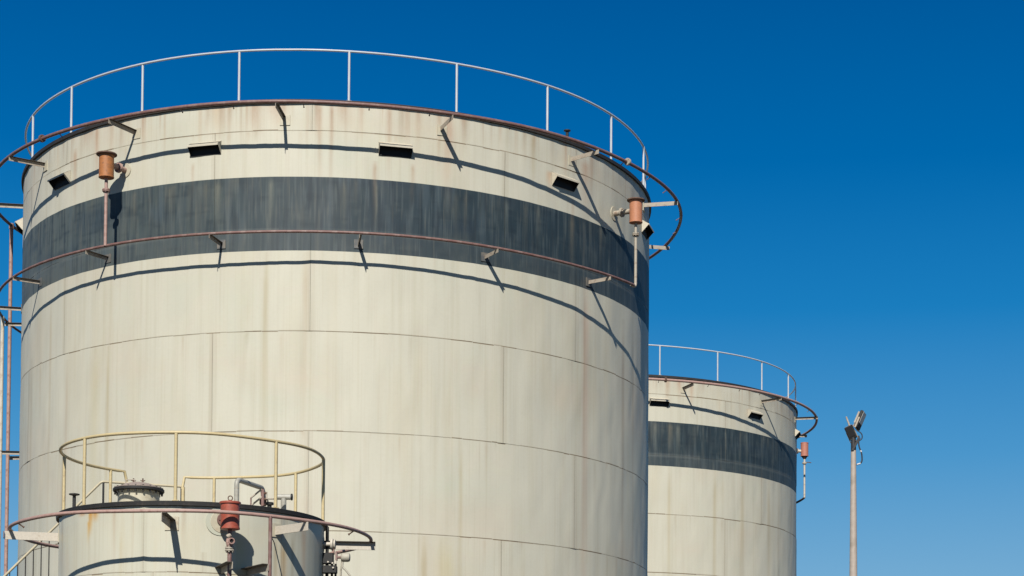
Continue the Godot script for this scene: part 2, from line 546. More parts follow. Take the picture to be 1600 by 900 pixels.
func foam_chamber(at: Vector3, label: String, wall_r: float, deg: float, r: float, ylid: float, ybot: float, body_r: float, yout: float, body_mat: Material, lid_mat: Material, pipe_mat: Material, dip: Array, dip_r: float, lid_k := 1.4) -> Node3D:
	var g := thing("foam_chamber", at, label, "foam chamber", "foam chambers on the tank walls")
	var mb := Mb.new()
	var c := pol(deg, r, 0)
	var xf := Transform3D(Basis(), c)
	mb.lathe(xf, [Vector2(0, ybot), Vector2(body_r * 0.9, ybot), Vector2(body_r * 1.04, ybot + 0.006), Vector2(body_r * 1.04, ybot + 0.03), Vector2(body_r, ybot + 0.036), Vector2(body_r, ylid - 0.03)], 28)
	part(g, "body", mb, body_mat)
	mb = Mb.new()
	mb.lathe(xf, [Vector2(body_r * 0.9, ylid - 0.034), Vector2(body_r * (lid_k - 0.02), ylid - 0.032), Vector2(body_r * lid_k, ylid - 0.026), Vector2(body_r * lid_k, ylid - 0.006), Vector2(body_r * (lid_k - 0.04), ylid), Vector2(0, ylid + 0.01)], 28)
	part(g, "lid", mb, lid_mat)
	# the outlet that goes in through the wall
	mb = Mb.new()
	mb.tube([pol(deg, wall_r - 0.03, yout), pol(deg, r - body_r * 0.8, yout)], 0.062, 14)
	part(g, "outlet_pipe", mb, pipe_mat)
	var out := pol(deg, 1.0, 0)
	mb = Mb.new()
	flange_pair(mb, pol(deg, (wall_r + r - body_r) / 2.0, yout), out, 0.112)
	part(g, "flange", mb, pipe_mat)
	mb = Mb.new()
	disc(mb, pol(deg, wall_r - 0.01, yout), pol(deg, wall_r + 0.018, yout), 0.17, 24)
	part(g, "wall_plate", mb, M.cream)
	# the pipe that feeds it from below
	if dip.size() > 0:
		mb = Mb.new()
		mb.tube(bend(dip, 0.09), dip_r, 12)
		part(g, "feed_pipe", mb, pipe_mat)
		mb = Mb.new()
		flange_pair(mb, Vector3(c.x, ybot - 0.28, c.z), Vector3.UP, dip_r + 0.05)
		part(g, "flange", mb, pipe_mat)
	return g

# ---------------------------------------------------------------- the scene
func _ready() -> void:
	_set_camera_and_light()
	_make_materials()
	_ground()
	_big_tank_scene()
	_far_tank_scene()
	_small_tank_scene()
	_mast()

func _set_camera_and_light() -> void:
	var f := 3161.5935
	var roll := -0.0059
	var k := 701.0741
	var near := 0.5
	var cam := Camera3D.new()
	cam.name = "camera"
	cam.projection = Camera3D.PROJECTION_FRUSTUM
	cam.near = near
	cam.far = 4000.0
	cam.size = 900.0 / f * near
	cam.frustum_offset = Vector2((800.0 - 905.6379) - sin(roll) * k, cos(roll) * k) / f * near
	cam.transform = Transform3D(Basis(Vector3.RIGHT, 0.0373) * Basis(Vector3.BACK, -roll), Vector3(0, EYE, 0))
	add_child(cam)
	cam.current = true

	# clear air: pale at the horizon, deep blue overhead
	var stops := [[-90.0, Color8(150, 160, 160)], [-1.0, Color8(134, 176, 206)], [0.0, Color8(138, 182, 214)], [6.5, Color8(116, 171, 210)], [10.0, Color8(75, 150, 203)], [14.0, Color8(26, 125, 190)], [18.0, Color8(0, 103, 172)], [22.5, Color8(0, 87, 154)], [40.0, Color8(0, 66, 122)], [90.0, Color8(0, 44, 92)]]
	var hh := 1024
	var im := Image.create_empty(4, hh, false, Image.FORMAT_RGBF)
	for y in hh:
		var e := 90.0 - 180.0 * (y + 0.5) / hh
		var c := Color.BLACK
		for s in stops.size() - 1:
			if e >= stops[s][0] and e <= stops[s + 1][0]:
				var u: float = (e - stops[s][0]) / (stops[s + 1][0] - stops[s][0])
				c = (stops[s][1] as Color).srgb_to_linear().lerp((stops[s + 1][1] as Color).srgb_to_linear(), u)
		for x in 4:
			im.set_pixel(x, y, c)
	var pm := PanoramaSkyMaterial.new()
	pm.energy_multiplier = 1.0 / 1.35
	pm.panorama = ImageTexture.create_from_image(im)
	var sky := Sky.new()
	sky.sky_material = pm
	var env := Environment.new()
	env.background_mode = Environment.BG_SKY
	env.sky = sky
	env.ambient_light_source = Environment.AMBIENT_SOURCE_SKY
	env.tonemap_mode = Environment.TONE_MAPPER_LINEAR
	env.tonemap_exposure = 1.35
	env.sdfgi_enabled = true
	env.ssao_enabled = true
	env.ssil_enabled = true
	var we := WorldEnvironment.new()
	we.name = "environment"
	we.environment = env
	add_child(we)

	var sun := DirectionalLight3D.new()
	sun.name = "sun"
	sun.light_color = Color(1.0, 0.985, 0.955)
	sun.light_energy = 1.6
	sun.light_angular_distance = 0.5
	sun.shadow_enabled = true
	add_child(sun)
	sun.look_at_from_position(Vector3(-0.0839, 0.6440, 0.7604) * 100.0, Vector3.ZERO)

func _make_materials() -> void:
	buckle.seed = 5
	buckle.frequency = 0.06
	buckle.fractal_octaves = 2
	M.cream = worn(Color(0.55, 0.52, 0.42), Color(0.44, 0.36, 0.26), 0.42, 1.6, 11, 0.6)
	M.sheet = worn(Color(0.58, 0.54, 0.45), Color(0.46, 0.33, 0.22), 0.34, 1.4, 12, 0.55)
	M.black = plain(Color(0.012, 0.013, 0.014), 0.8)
	M.seam = plain(Color(0.22, 0.18, 0.135), 0.9)
	M.rim_dark = worn(Color(0.022, 0.020, 0.020), Color(0.05, 0.035, 0.028), 0.40, 1.3, 13, 0.7)
	M.roof = plain(Color(0.42, 0.41, 0.37), 0.7)
	M.concrete = worn(Color(0.30, 0.28, 0.25), Color(0.22, 0.20, 0.17), 0.5, 0.5, 14, 0.9)
	M.galv = worn(Color(0.55, 0.60, 0.68), Color(0.46, 0.49, 0.54), 0.3, 0.35, 15, 0.42)
	M.red_pipe = worn(Color(0.20, 0.105, 0.095), Color(0.30, 0.215, 0.20), 0.5, 1.5, 16, 0.55)
	M.pink_pipe = worn(Color(0.44, 0.29, 0.26), Color(0.30, 0.165, 0.14), 0.4, 2.0, 17, 0.55)
	M.steel = worn(Color(0.42, 0.375, 0.32), Color(0.26, 0.19, 0.145), 0.42, 2.4, 18, 0.6)
	M.arm_shade = worn(Color(0.075, 0.062, 0.052), Color(0.15, 0.09, 0.06), 0.4, 2.4, 33, 0.75)  # dark tone for flat legs, painted in place of underside shade
	M.pad_dark = worn(Color(0.095, 0.105, 0.115), Color(0.18, 0.165, 0.145), 0.5, 2.0, 19, 0.6)
	M.orange = worn(Color(0.44, 0.17, 0.05), Color(0.22, 0.10, 0.05), 0.40, 3.0, 20, 0.6)
	M.salmon = worn(Color(0.52, 0.22, 0.12), Color(0.42, 0.19, 0.12), 0.45, 3.0, 21, 0.6)
	M.rose = worn(Color(0.50, 0.20, 0.15), Color(0.40, 0.18, 0.13), 0.4, 3.0, 35, 0.6)
	M.red = worn(Color(0.40, 0.088, 0.052), Color(0.31, 0.095, 0.06), 0.45, 3.0, 22, 0.5)
	M.rust_dark = worn(Color(0.13, 0.075, 0.055), Color(0.20, 0.12, 0.085), 0.45, 3.0, 23, 0.8)
	M.valve_grey = worn(Color(0.44, 0.40, 0.34), Color(0.28, 0.20, 0.15), 0.45, 3.0, 24, 0.6)
	M.yellow = worn(Color(0.60, 0.50, 0.29), Color(0.42, 0.32, 0.18), 0.36, 2.6, 25, 0.55)
	M.cream_rail = worn(Color(0.58, 0.52, 0.38), Color(0.40, 0.33, 0.22), 0.36, 2.6, 32, 0.55)
	M.lid_grey = worn(Color(0.36, 0.30, 0.27), Color(0.26, 0.19, 0.16), 0.4, 2.6, 34, 0.7)
	M.cool_cream = plain(Color(0.54, 0.545, 0.43), 0.55)
	M.grey_pipe = worn(Color(0.42, 0.42, 0.39), Color(0.34, 0.33, 0.29), 0.45, 2.6, 26, 0.5)
	M.dark_iron = worn(Color(0.014, 0.0135, 0.013), Color(0.045, 0.034, 0.028), 0.36, 3.0, 27, 0.7)
	M.pale_steel = worn(Color(0.60, 0.56, 0.50), Color(0.42, 0.36, 0.29), 0.4, 2.4, 28, 0.6)
	M.mast = worn(Color(0.46, 0.40, 0.36), Color(0.38, 0.33, 0.29), 0.45, 0.8, 29, 0.6)
	M.lens = plain(Color(0.80, 0.79, 0.74), 0.25, 0.0, 0.6)
	M.rubber = plain(Color(0.02, 0.02, 0.022), 0.6)
	M.white_tape = plain(Color(0.65, 0.66, 0.68), 0.5)
	M.cowl = worn(Color(0.46, 0.44, 0.38), Color(0.30, 0.27, 0.22), 0.45, 4.0, 30, 0.6)
	M.brown = plain(Color(0.26, 0.13, 0.07), 0.8)
	M.gravel = worn(Color(0.10, 0.085, 0.065), Color(0.07, 0.06, 0.046), 0.5, 0.12, 31, 0.95)  # even dark ground colour, chosen to keep bounce light low
	var rust := Color8(156, 116, 90)
	var tan_c := Color8(158, 138, 96)
	var pink := Color8(188, 156, 138)
	# stains where the photograph shows them on the front tank: [angle, width, top, length, colour, strength]
	var marks := [
		[52.6, 1.5, 14.2, 12.0, pink, 0.75], [52.2, 0.5, 14.0, 9.0, Color8(150, 120, 100), 0.4], [65.5, 1.0, 13.6, 12.0, Color8(140, 120, 100), 0.55], [70.5, 0.8, 13.4, 12.0, Color8(150, 128, 106), 0.45],
		[20.5, 1.0, 7.7, 6.0, tan_c, 0.6], [24.0, 3.0, 7.7, 6.0, Color8(186, 172, 120), 0.5], [26.5, 0.6, 9.9, 7.0, tan_c, 0.4], [-37.0, 2.0, 12.1, 8.0, Color8(182, 168, 120), 0.4], [-34.0, 0.6, 12.1, 8.0, tan_c, 0.5],
		[-5.0, 0.8, 13.9, 7.0, tan_c, 0.4], [1.2, 0.9, 13.9, 6.0, Color8(168, 144, 116), 0.5], [-51.0, 0.7, 13.6, 8.0, Color8(160, 140, 110), 0.5], [-45.0, 0.9, 12.0, 8.0, Color8(165, 140, 115), 0.4], [-60.0, 1.0, 12.4, 9.0, Color8(150, 134, 110), 0.45],
		[-7.0, 1.8, 17.3, 1.0, rust, 0.7], [-3.5, 2.5, 17.3, 0.8, Color8(176, 126, 100), 0.6], [3.2, 0.7, 17.3, 2.2, rust, 0.7], [5.0, 0.6, 17.3, 2.4, Color8(140, 100, 74), 0.7], [7.0, 2.2, 17.3, 0.8, Color8(170, 124, 96), 0.5],
		[14.2, 0.7, 17.3, 2.0, rust, 0.6], [17.0, 0.9, 17.3, 1.4, rust, 0.5], [23.8, 1.4, 17.3, 2.6, Color8(170, 120, 94), 0.6], [52.2, 2.2, 17.0, 1.6, Color8(176, 134, 112), 0.7], [39.8, 0.9, 17.2, 1.6, Color8(160, 134, 90), 0.5],
		[-27.0, 0.8, 17.3, 1.2, rust, 0.6], [-37.5, 1.0, 17.3, 2.0, Color8(168, 120, 92), 0.6], [-34.0, 0.8, 17.3, 1.1, rust, 0.5], [-43.5, 0.9, 16.9, 1.6, Color8(170, 126, 98), 0.7], [-40.0, 2.6, 17.3, 0.7, Color8(172, 130, 104), 0.5], [-13.5, 1.2, 17.3, 0.9, Color8(196, 152, 110), 0.5], [-16.5, 0.6, 17.3, 1.6, Color8(170, 136, 106), 0.4],
		[-13.2, 1.2, 15.6, 1.8, Color8(144, 142, 126), 0.98], [-16.5, 1.6, 15.6, 1.8, Color8(114, 116, 110), 0.78], [-4.5, 0.9, 15.6, 1.9, Color8(136, 136, 122), 0.88], [12.2, 0.5, 15.6, 1.9, Color8(136, 136, 122), 0.78], [34.4, 0.5, 15.6, 1.9, Color8(126, 130, 124), 0.88], [52.0, 0.8, 15.6, 1.9, Color8(116, 118, 114), 0.88], [24.0, 1.0, 15.6, 1.8, Color8(106, 112, 110), 0.68], [-31.0, 1.2, 15.2, 1.5, Color8(118, 122, 116), 0.68], [12.0, 0.6, 16.0, 1.6, rust, 0.6], [18.0, 0.6, 16.0, 1.0, rust, 0.5], [-17.6, 0.5, 16.0, 1.0, rust, 0.4], [43.5, 1.2, 16.45, 0.7, Color8(196, 140, 104), 0.6], [49.0, 0.7, 16.0, 1.2, rust, 0.4]]
	var ups := []
	for c in [[16.62, 17.3, 1.95], [14.38, 16.62, -13.76], [12.15, 14.38, 1.95], [9.94, 12.15, -13.73], [7.74, 9.94, 1.95], [5.53, 7.74, -13.9]]:
		for k in [-1, 0, 1]:
			ups.append([c[2] + 47.85 * k, c[0], c[1]])
	M.wall_front = textured(shell_texture(2048, 2048, 17.3, Vector2(13.935, 15.585), [14.38, 16.62, 12.15, 9.94, 7.74, 5.53, 3.32], ups, marks, 101, true, 1.0), 0.55)
	var ups2 := []
	for c in [[17.22, 17.93, 2.0], [14.94, 17.22, -12.3], [12.73, 14.94, 2.3], [10.53, 12.73, -12.4]]:
		for k in [0, 1]:
			ups2.append([c[2] + 47.85 * k, c[0], c[1]])
	var marks2 := [[20.5, 1.2, 16.2, 2.2, Color8(140, 142, 132), 0.92], [35.5, 0.5, 16.2, 2.2, Color8(144, 146, 134), 0.92], [43.5, 1.0, 16.2, 2.0, Color8(128, 130, 122), 0.72], [14.0, 1.0, 16.2, 2.2, Color8(134, 136, 128), 0.82], [50.5, 0.8, 16.2, 2.0, Color8(128, 130, 122), 0.72], [28.0, 0.8, 16.2, 1.4, Color8(124, 122, 114), 0.5], [17.5, 1.2, 17.9, 1.2, rust, 0.7], [21.0, 1.0, 17.9, 1.0, Color8(176, 126, 100), 0.6], [24.5, 1.0, 17.9, 1.6, Color8(176, 126, 100), 0.6], [45.0, 2.6, 17.1, 0.5, Color8(196, 140, 110), 0.6], [32.0, 1.0, 14.5, 9.0, tan_c, 0.5], [54.0, 1.2, 14.5, 9.0, Color8(160, 142, 110), 0.5], [60.0, 0.8, 14.5, 9.0, Color8(150, 134, 110), 0.4], [71.0, 1.0, 14.5, 9.0, Color8(150, 134, 110), 0.5], [18.0, 0.8, 14.5, 9.0, tan_c, 0.4], [42.0, 1.6, 14.5, 9.0, Color8(170, 150, 118), 0.4]]
	M.wall_far = textured(shell_texture(1536, 1536, 17.93, Vector2(14.53, 16.19), [14.94, 17.22, 12.73, 10.53, 8.3], ups2, marks2, 202, true, 0.3), 0.55)
	var marks3 := [[-36.6, 2.2, 5.93, 0.42, Color8(200, 140, 56), 1.25], [-33.6, 3.0, 5.93, 0.2, Color8(196, 128, 44), 1.25], [-42.0, 4.0, 5.94, 0.09, Color8(176, 110, 56), 1.2], [-37.6, 1.4, 5.8, 0.4, Color8(206, 156, 80), 1.1],
		[52.0, 3.0, 5.55, 1.6, Color8(206, 160, 100), 0.8], [48.0, 2.0, 5.6, 1.6, Color8(150, 128, 92), 0.6], [30.0, 5.0, 5.6, 1.4, Color8(196, 194, 142), 0.6], [66.0, 3.0, 5.9, 2.0, Color8(170, 130, 104), 0.6], [58.0, 2.0, 5.7, 2.0, Color8(140, 124, 96), 0.5],
		[-20.0, 1.5, 5.6, 2.0, Color8(186, 166, 124), 0.35], [-62.0, 2.0, 5.9, 2.0, Color8(176, 152, 116), 0.4]]
	M.wall_small = textured(shell_texture(1024, 1024, 6.03, Vector2.ZERO, [5.01, 3.5, 2.0], [[-9.4, 5.01, 6.0], [51.0, 5.01, 6.0], [-5.1, 3.5, 5.01], [15.34, 5.01, 5.3]], marks3, 303, false, 0.0, Color8(206, 206, 193)), 0.5)

func _ground() -> void:
	var mb := Mb.new()
	var m := 24
	var ids := []
	for j in m + 1:
		for k in m + 1:
			ids.append(mb.p(Vector3(lerpf(-1500, 1500, float(k) / m), 0, lerpf(-2000, 1000, float(j) / m)), Vector3.UP, Vector2(k, j)))
	for j in m:
		for k in m:
			mb.quad(ids[j * (m + 1) + k], ids[j * (m + 1) + k + 1], ids[(j + 1) * (m + 1) + k + 1], ids[(j + 1) * (m + 1) + k])
	var o := MeshInstance3D.new()
	o.name = "ground"
	o.mesh = mb.mesh()
	o.material_override = M.gravel
	o.set_meta("kind", "structure")
	o.set_meta("label", "dark gravel ground of the tank yard")
	add_child(o, true)

func _big_tank_scene() -> void:
	var rim := 17.3
	big_tank(BIG_AT, "largest cream steel tank with a dark blue grey band, in the middle", rim, [0.36, 1.12, 3.32, 5.53, 7.74, 9.94, 12.15, 14.38, 16.62, rim - 0.01], [1.95, -13.9, 1.95, -13.9, 1.97, -13.73, 1.95, -13.76, 1.95], [-79.0, -47.5, -15.35, 15.1, 46.5, 78.0, 110.0, 142.0, 174.0, 206.0, 238.0], M.wall_front)
	var tank := get_node("storage_tank")
	var mb := Mb.new()   # a small mushroom vent on the roof
	var c := pol(48.7, 7.84, 0.0)
	mb.lathe(Transform3D(Basis(), c), [Vector2(0.036, rim - 0.02), Vector2(0.036, rim + 0.290)], 12)
	mb.lathe(Transform3D(Basis(), c), [Vector2(0.02, rim + 0.280), Vector2(0.045, rim + 0.285), Vector2(0.082, rim + 0.300), Vector2(0.082, rim + 0.320), Vector2(0.03, rim + 0.335), Vector2(0.0, rim + 0.335)], 16)
	part(tank, "roof_vent", mb, M.dark_iron)

	var posts := []
	for k in 20:
		posts.append(-62.95 + 17.66 * k)
	guard_rail(BIG_AT, "pale galvanised guard rail round the roof of the largest tank", 7.965, rim, 16.835 + EYE, posts, 0.028, 0.026, M.galv)

	# upper ring pipe: a full circle just under the roof edge
	var y := 15.366 + EYE
	var g := thing("cooling_pipe", BIG_AT, "dull red ring pipe just under the roof edge of the largest tank", "pipe", "cooling water ring pipes")
	mb = Mb.new()
	mb.tube(arc(8.808, y, 0, 358, 2.0, 0.02, 1), 0.041, 10, true)
	part(g, "pipe", mb, M.red_pipe)
	for d in [-80.3, -54.5, -28.8, -2.65, 22.5, 48.3, 77.1, 103.6, 129.0, 154.5, 180.0, 206.0, 231.0, 256.0]:
		angle_arm(g, "bracket_arm", M.steel, d, BIG_R, 8.88, y - 0.04, 0.10, 0.055, 1.0)
		mb = Mb.new()
		pad(mb, d + 0.3, BIG_R + 0.017, y - 0.12, 0.23)
		part(g, "bracket_pad", mb, M.cream)
	for d in [-72.0, -66.0, -40.0, -16.9, -9.0, 1.2, 10.5, 19.3, 32.0, 42.0, 55.5, 64.0, 71.5, 87.0, 95.0, 112.0, 120.0]:
		nozzle(g, d, 8.808, y, 0.041, M.red_pipe)
	for d in [-44.2, 56.2, 160.0]:
		coupling(g, d, 8.81, y, 0.041, M.rust_dark if d < 0 else M.steel)

	# lower ring pipe: ends under the right foam chamber
	var yl := 12.5885 + EYE
	g = thing("cooling_pipe", BIG_AT, "red brown ring pipe across the dark band of the largest tank", "pipe", "cooling water ring pipes")
	mb = Mb.new()
	mb.tube(arc(8.6, yl, -215.0, 60.4, 2.0, 0.02, 2), 0.032, 10)
	part(g, "pipe", mb, M.red_pipe)
	for d in [-200.0, -178.0, -156.0, -134.0, -112.0, -88.0, -76.3, -56.0, -34.5, -12.6, 9.35, 30.4, 53.2]:
		angle_arm(g, "bracket_arm", M.steel, d, BIG_R, 8.66, yl - 0.032, 0.085, 0.045, 1.0)
		mb = Mb.new()
		pad(mb, d + 0.1, BIG_R + 0.017, yl - 0.07, 0.2)
		part(g, "bracket_pad", mb, M.pad_dark)

	# the two upright feed pipes at the left
	g = thing("riser_pipe", BIG_AT, "pink upright pipe left of the largest tank, rising to its top ring pipe", "pipe", "upright feed pipes")
	mb = Mb.new()
	mb.tube(bend([pol(-94.0, 8.80, 0.0), pol(-94.0, 8.80, y - 0.01)], 0.05), 0.05, 12)
	part(g, "pipe", mb, M.pink_pipe)
	mb = Mb.new()
	disc(mb, pol(-94.0, 8.80, y - 0.10), pol(-94.0, 8.80, y + 0.05), 0.066, 14)
	part(g, "tee_joint", mb, M.pink_pipe)
	for yy in [9.28 + EYE, 4.6 + EYE, 1.5 + EYE]:
		angle_arm(g, "support_arm", M.steel, -95.5, BIG_R - 0.02, 8.9, yy, 0.09, 0.05, 1.0)
	g = thing("riser_pipe", BIG_AT, "pale upright pipe at the far left edge, rising to the lower ring pipe", "pipe", "upright feed pipes")
	mb = Mb.new()
	mb.tube([pol(-84.5, 8.6, 0.0), pol(-84.5, 8.6, yl)], 0.05, 12)
	part(g, "pipe", mb, M.pale_steel)
	for yy in [9.13 + EYE, 4.4 + EYE, 1.3 + EYE]:
		angle_arm(g, "support_arm", M.steel, -84.5, BIG_R - 0.02, 8.72, yy, 0.09, 0.05, 1.0)

	# foam chambers
	foam_chamber(BIG_AT, "orange drum on the upper left of the largest tank, on a thin red pipe", BIG_R, -30.8, 8.6, 14.67 + EYE, 14.12 + EYE, 0.165, 14.46 + EYE, M.orange, M.rust_dark, M.pink_pipe, [pol(-30.8, 8.6, 14.14 + EYE), pol(-30.8, 8.6, yl)], 0.038)
	foam_chamber(BIG_AT, "salmon drum on the right edge of the largest tank, beside a hooded vent", BIG_R, 61.3, 8.6, 14.70 + EYE, 14.13 + EYE, 0.155, 14.44 + EYE, M.salmon, M.rust_dark, M.valve_grey, [pol(61.3, 8.6, 14.15 + EYE), pol(61.3, 8.6, yl), pol(59.9, 8.6, yl)], 0.036)

func _far_tank_scene() -> void:
	var rim := 16.33 + EYE
	big_tank(FAR_AT, "cream tank with a dark band, partly hidden behind the largest tank", rim, [0.36, 1.7, 3.9, 6.1, 8.3, 10.53, 12.73, 14.94, 17.22, rim - 0.01], [2.0, -12.4, 2.3, -12.4, 2.3, -12.4, 2.3, -12.3, 2.0], [-78.0, -47.0, -16.0, 15.0, 46.6, 79.0, 110.0, 142.0, 174.0, 206.0, 238.0], M.wall_far)
	var posts := []
	for k in 20:
		posts.append(15.3 + 17.65 * k)
	guard_rail(FAR_AT, "pale guard rail round the roof of the farther tank at the right", 7.965, rim, 17.4615 + EYE, posts, 0.028, 0.027, M.galv)
	var y := 15.987 + EYE
	var g := thing("cooling_pipe", FAR_AT, "pinkish ring pipe under the roof edge of the farther tank at the right", "pipe", "cooling water ring pipes")
	var mb := Mb.new()
	mb.tube(arc(8.822, y, 0, 358, 2.0, 0.012, 4), 0.05, 10, true)
	part(g, "pipe", mb, M.pink_pipe)
	for d in [-58.0, -31.0, -4.5, 22.0, 50.2, 77.0, 102.7, 129.0, 155.0, 182.0, 209.0, 236.0]:
		angle_arm(g, "bracket_arm", M.steel, d, BIG_R, 8.92, y - 0.05, 0.10, 0.055, -1.0)
		mb = Mb.new()
		pad(mb, d, BIG_R + 0.017, y - 0.15, 0.22)
		part(g, "bracket_pad", mb, M.cream)
	for d in [13.4, 26.5, 36.0, 43.0, 60.0, 69.0]:
		nozzle(g, d, 8.822, y, 0.05, M.red_pipe)
	coupling(g, 15.0, 8.822, y, 0.045, M.rust_dark)
	var yl := 13.05 + EYE
	g = thing("cooling_pipe", FAR_AT, "short dark pipe end showing low behind the farther tank's right edge", "pipe", "cooling water ring pipes")
	mb = Mb.new()
	mb.tube(arc(8.44, yl, 93.0, 250.0), 0.045, 10)
	part(g, "pipe", mb, M.rust_dark)
	for d in [107.0, 130.0, 155.0, 180.0, 205.0, 230.0]:
		angle_arm(g, "bracket_arm", M.steel, d, BIG_R, 8.5, yl - 0.045, 0.09, 0.05, 1.0)
	var fc := foam_chamber(FAR_AT, "small salmon drum on the right edge of the farther tank", BIG_R, 93.0, 8.44, 15.33 + EYE, 14.76 + EYE, 0.16, 14.98 + EYE, M.rose, M.rose, M.pale_steel, [pol(93.0, 8.44, 14.78 + EYE), pol(93.0, 8.44, yl + 0.12), pol(93.0, 8.44, yl)], 0.04, 1.05)
	mb = Mb.new()
	mb.lathe(Transform3D(Basis(), pol(93.0, 8.44, 0)), [Vector2(0.0, 14.66 + EYE), Vector2(0.06, 14.66 + EYE), Vector2(0.13, 14.765 + EYE)], 20)
	part(fc, "cone_bottom", mb, M.rust_dark)
	mb = Mb.new()
	mb.tube([pol(93.0, 8.44, 14.52 + EYE), pol(93.0, 8.62, 14.52 + EYE), pol(93.0, 8.72, 14.50 + EYE)], 0.018, 8)
	part(fc, "valve_lever", mb, M.rust_dark)

func _small_tank_scene() -> void:
	var rim := 4.43 + EYE
	var t := thing("storage_tank", SMALL_AT, "small cream tank with a yellow rail, in front of the largest tank", "storage tank", "storage tanks")
	var mb := Mb.new()
	mb.lathe(Transform3D(), [Vector2(2.25, 0), Vector2(2.25, 0.28), Vector2(2.2, 0.32), Vector2(1.9, 0.32)], 64)
	part(t, "foundation_ring", mb, M.concrete)
	shell(t, SMALL_R, [0.32, 2.0, 3.5, 5.01, rim - 0.006], [20.0, -9.0, -5.1, -9.41], 60.0, rim, M.wall_small, M.seam)
	mb = Mb.new()
	mb.lathe(Transform3D(), [Vector2(1.97, rim - 0.07), Vector2(2.036, rim - 0.062), Vector2(2.042, rim - 0.006), Vector2(2.036, rim), Vector2(1.9, rim + 0.004)], 96)
	part(t, "roof_edge", mb, M.dark_iron)
	mb = Mb.new()
	mb.lathe(Transform3D(), [Vector2(2.03, rim + 0.002), Vector2(0.0, rim + 0.10)], 64)
	part(t, "roof", mb, M.cream)
	# manhole on the roof
	var mh := group_part(t, "manhole")
	var c := Vector3(-6.63, 0, -30.35) - SMALL_AT
	c.y = 0
	var yf := 4.80 + EYE
	mb = Mb.new()
	mb.lathe(Transform3D(Basis(), c), [Vector2(0.31, rim), Vector2(0.31, yf - 0.01)], 40)
	part(mh, "neck", mb, M.cream)
	mb = Mb.new()
	mb.lathe(Transform3D(Basis(), c), [Vector2(0.30, yf - 0.02), Vector2(0.376, yf - 0.018), Vector2(0.382, yf - 0.01), Vector2(0.382, yf + 0.02), Vector2(0.376, yf + 0.026), Vector2(0.22, yf + 0.03)], 40)
	part(mh, "flange", mb, M.dark_iron)
	mb = Mb.new()
	mb.lathe(Transform3D(Basis(), c), [Vector2(0.365, yf + 0.028), Vector2(0.365, yf + 0.04), Vector2(0.30, yf + 0.06), Vector2(0.2, yf + 0.10), Vector2(0.10, yf + 0.125), Vector2(0.0, yf + 0.132)], 40)
	part(mh, "lid", mb, M.lid_grey)
	for k in 20:
		mb = Mb.new()
		var q := c + pol(k * 18.0 + 5.0, 0.35, 0)
		mb.lathe(Transform3D(Basis(), q), [Vector2(0.0, yf - 0.06), Vector2(0.015, yf - 0.06), Vector2(0.015, yf + 0.05), Vector2(0.0, yf + 0.05)], 6)
		part(mh, "bolt", mb, M.dark_iron)
	mb = Mb.new()
	mb.tube(bend([c + Vector3(-0.17, yf + 0.06, 0.12), c + Vector3(-0.17, yf + 0.15, 0.12), c + Vector3(-0.03, yf + 0.15, 0.12), c + Vector3(-0.03, yf + 0.06, 0.12)], 0.02), 0.009, 6)
	part(mh, "handle", mb, M.steel)
	for s in [-0.09, 0.05]:
		mb = Mb.new()
		var q := c + Vector3(s, yf + 0.11, -0.05)
		mb.lathe(Transform3D(Basis(), q), [Vector2(0.02, 0.0), Vector2(0.02, 0.03), Vector2(0.011, 0.032), Vector2(0.011, 0.09), Vector2(0.0, 0.092)], 8)
		mb.tube([q + Vector3(-0.035, 0.06, 0), q + Vector3(0.0, 0.045, 0), q + Vector3(0.035, 0.06, 0)], 0.008, 6)
		part(mh, "wing_nut", mb, M.rust_dark)
	# mushroom vent at the left of the roof
	mb = Mb.new()
	c = Vector3(-7.587, 0, -30.3) - SMALL_AT
	mb.lathe(Transform3D(Basis(), c), [Vector2(0.026, rim), Vector2(0.026, 4.70 + EYE)], 10)
	mb.lathe(Transform3D(Basis(), c), [Vector2(0.02, 4.70 + EYE), Vector2(0.03, 4.715 + EYE), Vector2(0.08, 4.728 + EYE), Vector2(0.08, 4.742 + EYE), Vector2(0.0, 4.758 + EYE)], 16)
	part(t, "roof_vent", mb, M.dark_iron)
	# low plates and stubs that stand on the roof near its front edge
	mb = Mb.new()
	mb.box(Transform3D(Basis(), Vector3(0.15, rim + 0.11, 0.5)), Vector3(0.2, 0.02, 0.2), 0.004)
	mb.lathe(Transform3D(Basis(), Vector3(0.15, 0, 0.5)), [Vector2(0.05, rim + 0.0), Vector2(0.05, rim + 0.1)], 12)
	part(t, "gauge_hatch", mb, M.dark_iron)
	mb = Mb.new()
	mb.box(Transform3D(Basis(), Vector3(-0.14, rim + 0.10, 0.75)), Vector3(0.035, 0.16, 0.04), 0.006)
	part(t, "roof_stub", mb, M.dark_iron)

	# yellow guard rail, open at the back where the stair arrives
	var g := thing("guard_rail", SMALL_AT, "cream yellow guard rail on the small front tank, open behind its manhole", "guard rail", "guard rails round the tank roofs")
	var yr := 5.4264 + EYE
	mb = Mb.new()
	var run := arc(1.985, yr, -136.0, 195.0, 3.0, 0.008, 2)
	run.push_front(pol(-137.0, 1.98, yr - 0.16))
	run.append(pol(196.0, 1.985, yr - 0.2))
	mb.tube(run, 0.024, 8)
	part(g, "top_rail", mb, M.yellow)
	for d in [-89.6, -41.4, 3.5, 47.6, 92.2, 136.4, -178.8, -128.2, 195.6]:
		mb = Mb.new()
		mb.tube([pol(d, 1.985, rim - 0.02), pol(d, 1.985, yr - (0.01 if d < 190.0 else 0.17))], 0.026 if d < 190.0 else 0.03, 8)
		mb.box(frame(d, 1.975, rim + 0.012), Vector3(0.09, 0.01, 0.08))
		part(g, "post", mb, M.yellow)

	# pink ring pipe
	var y := 4.189 + EYE
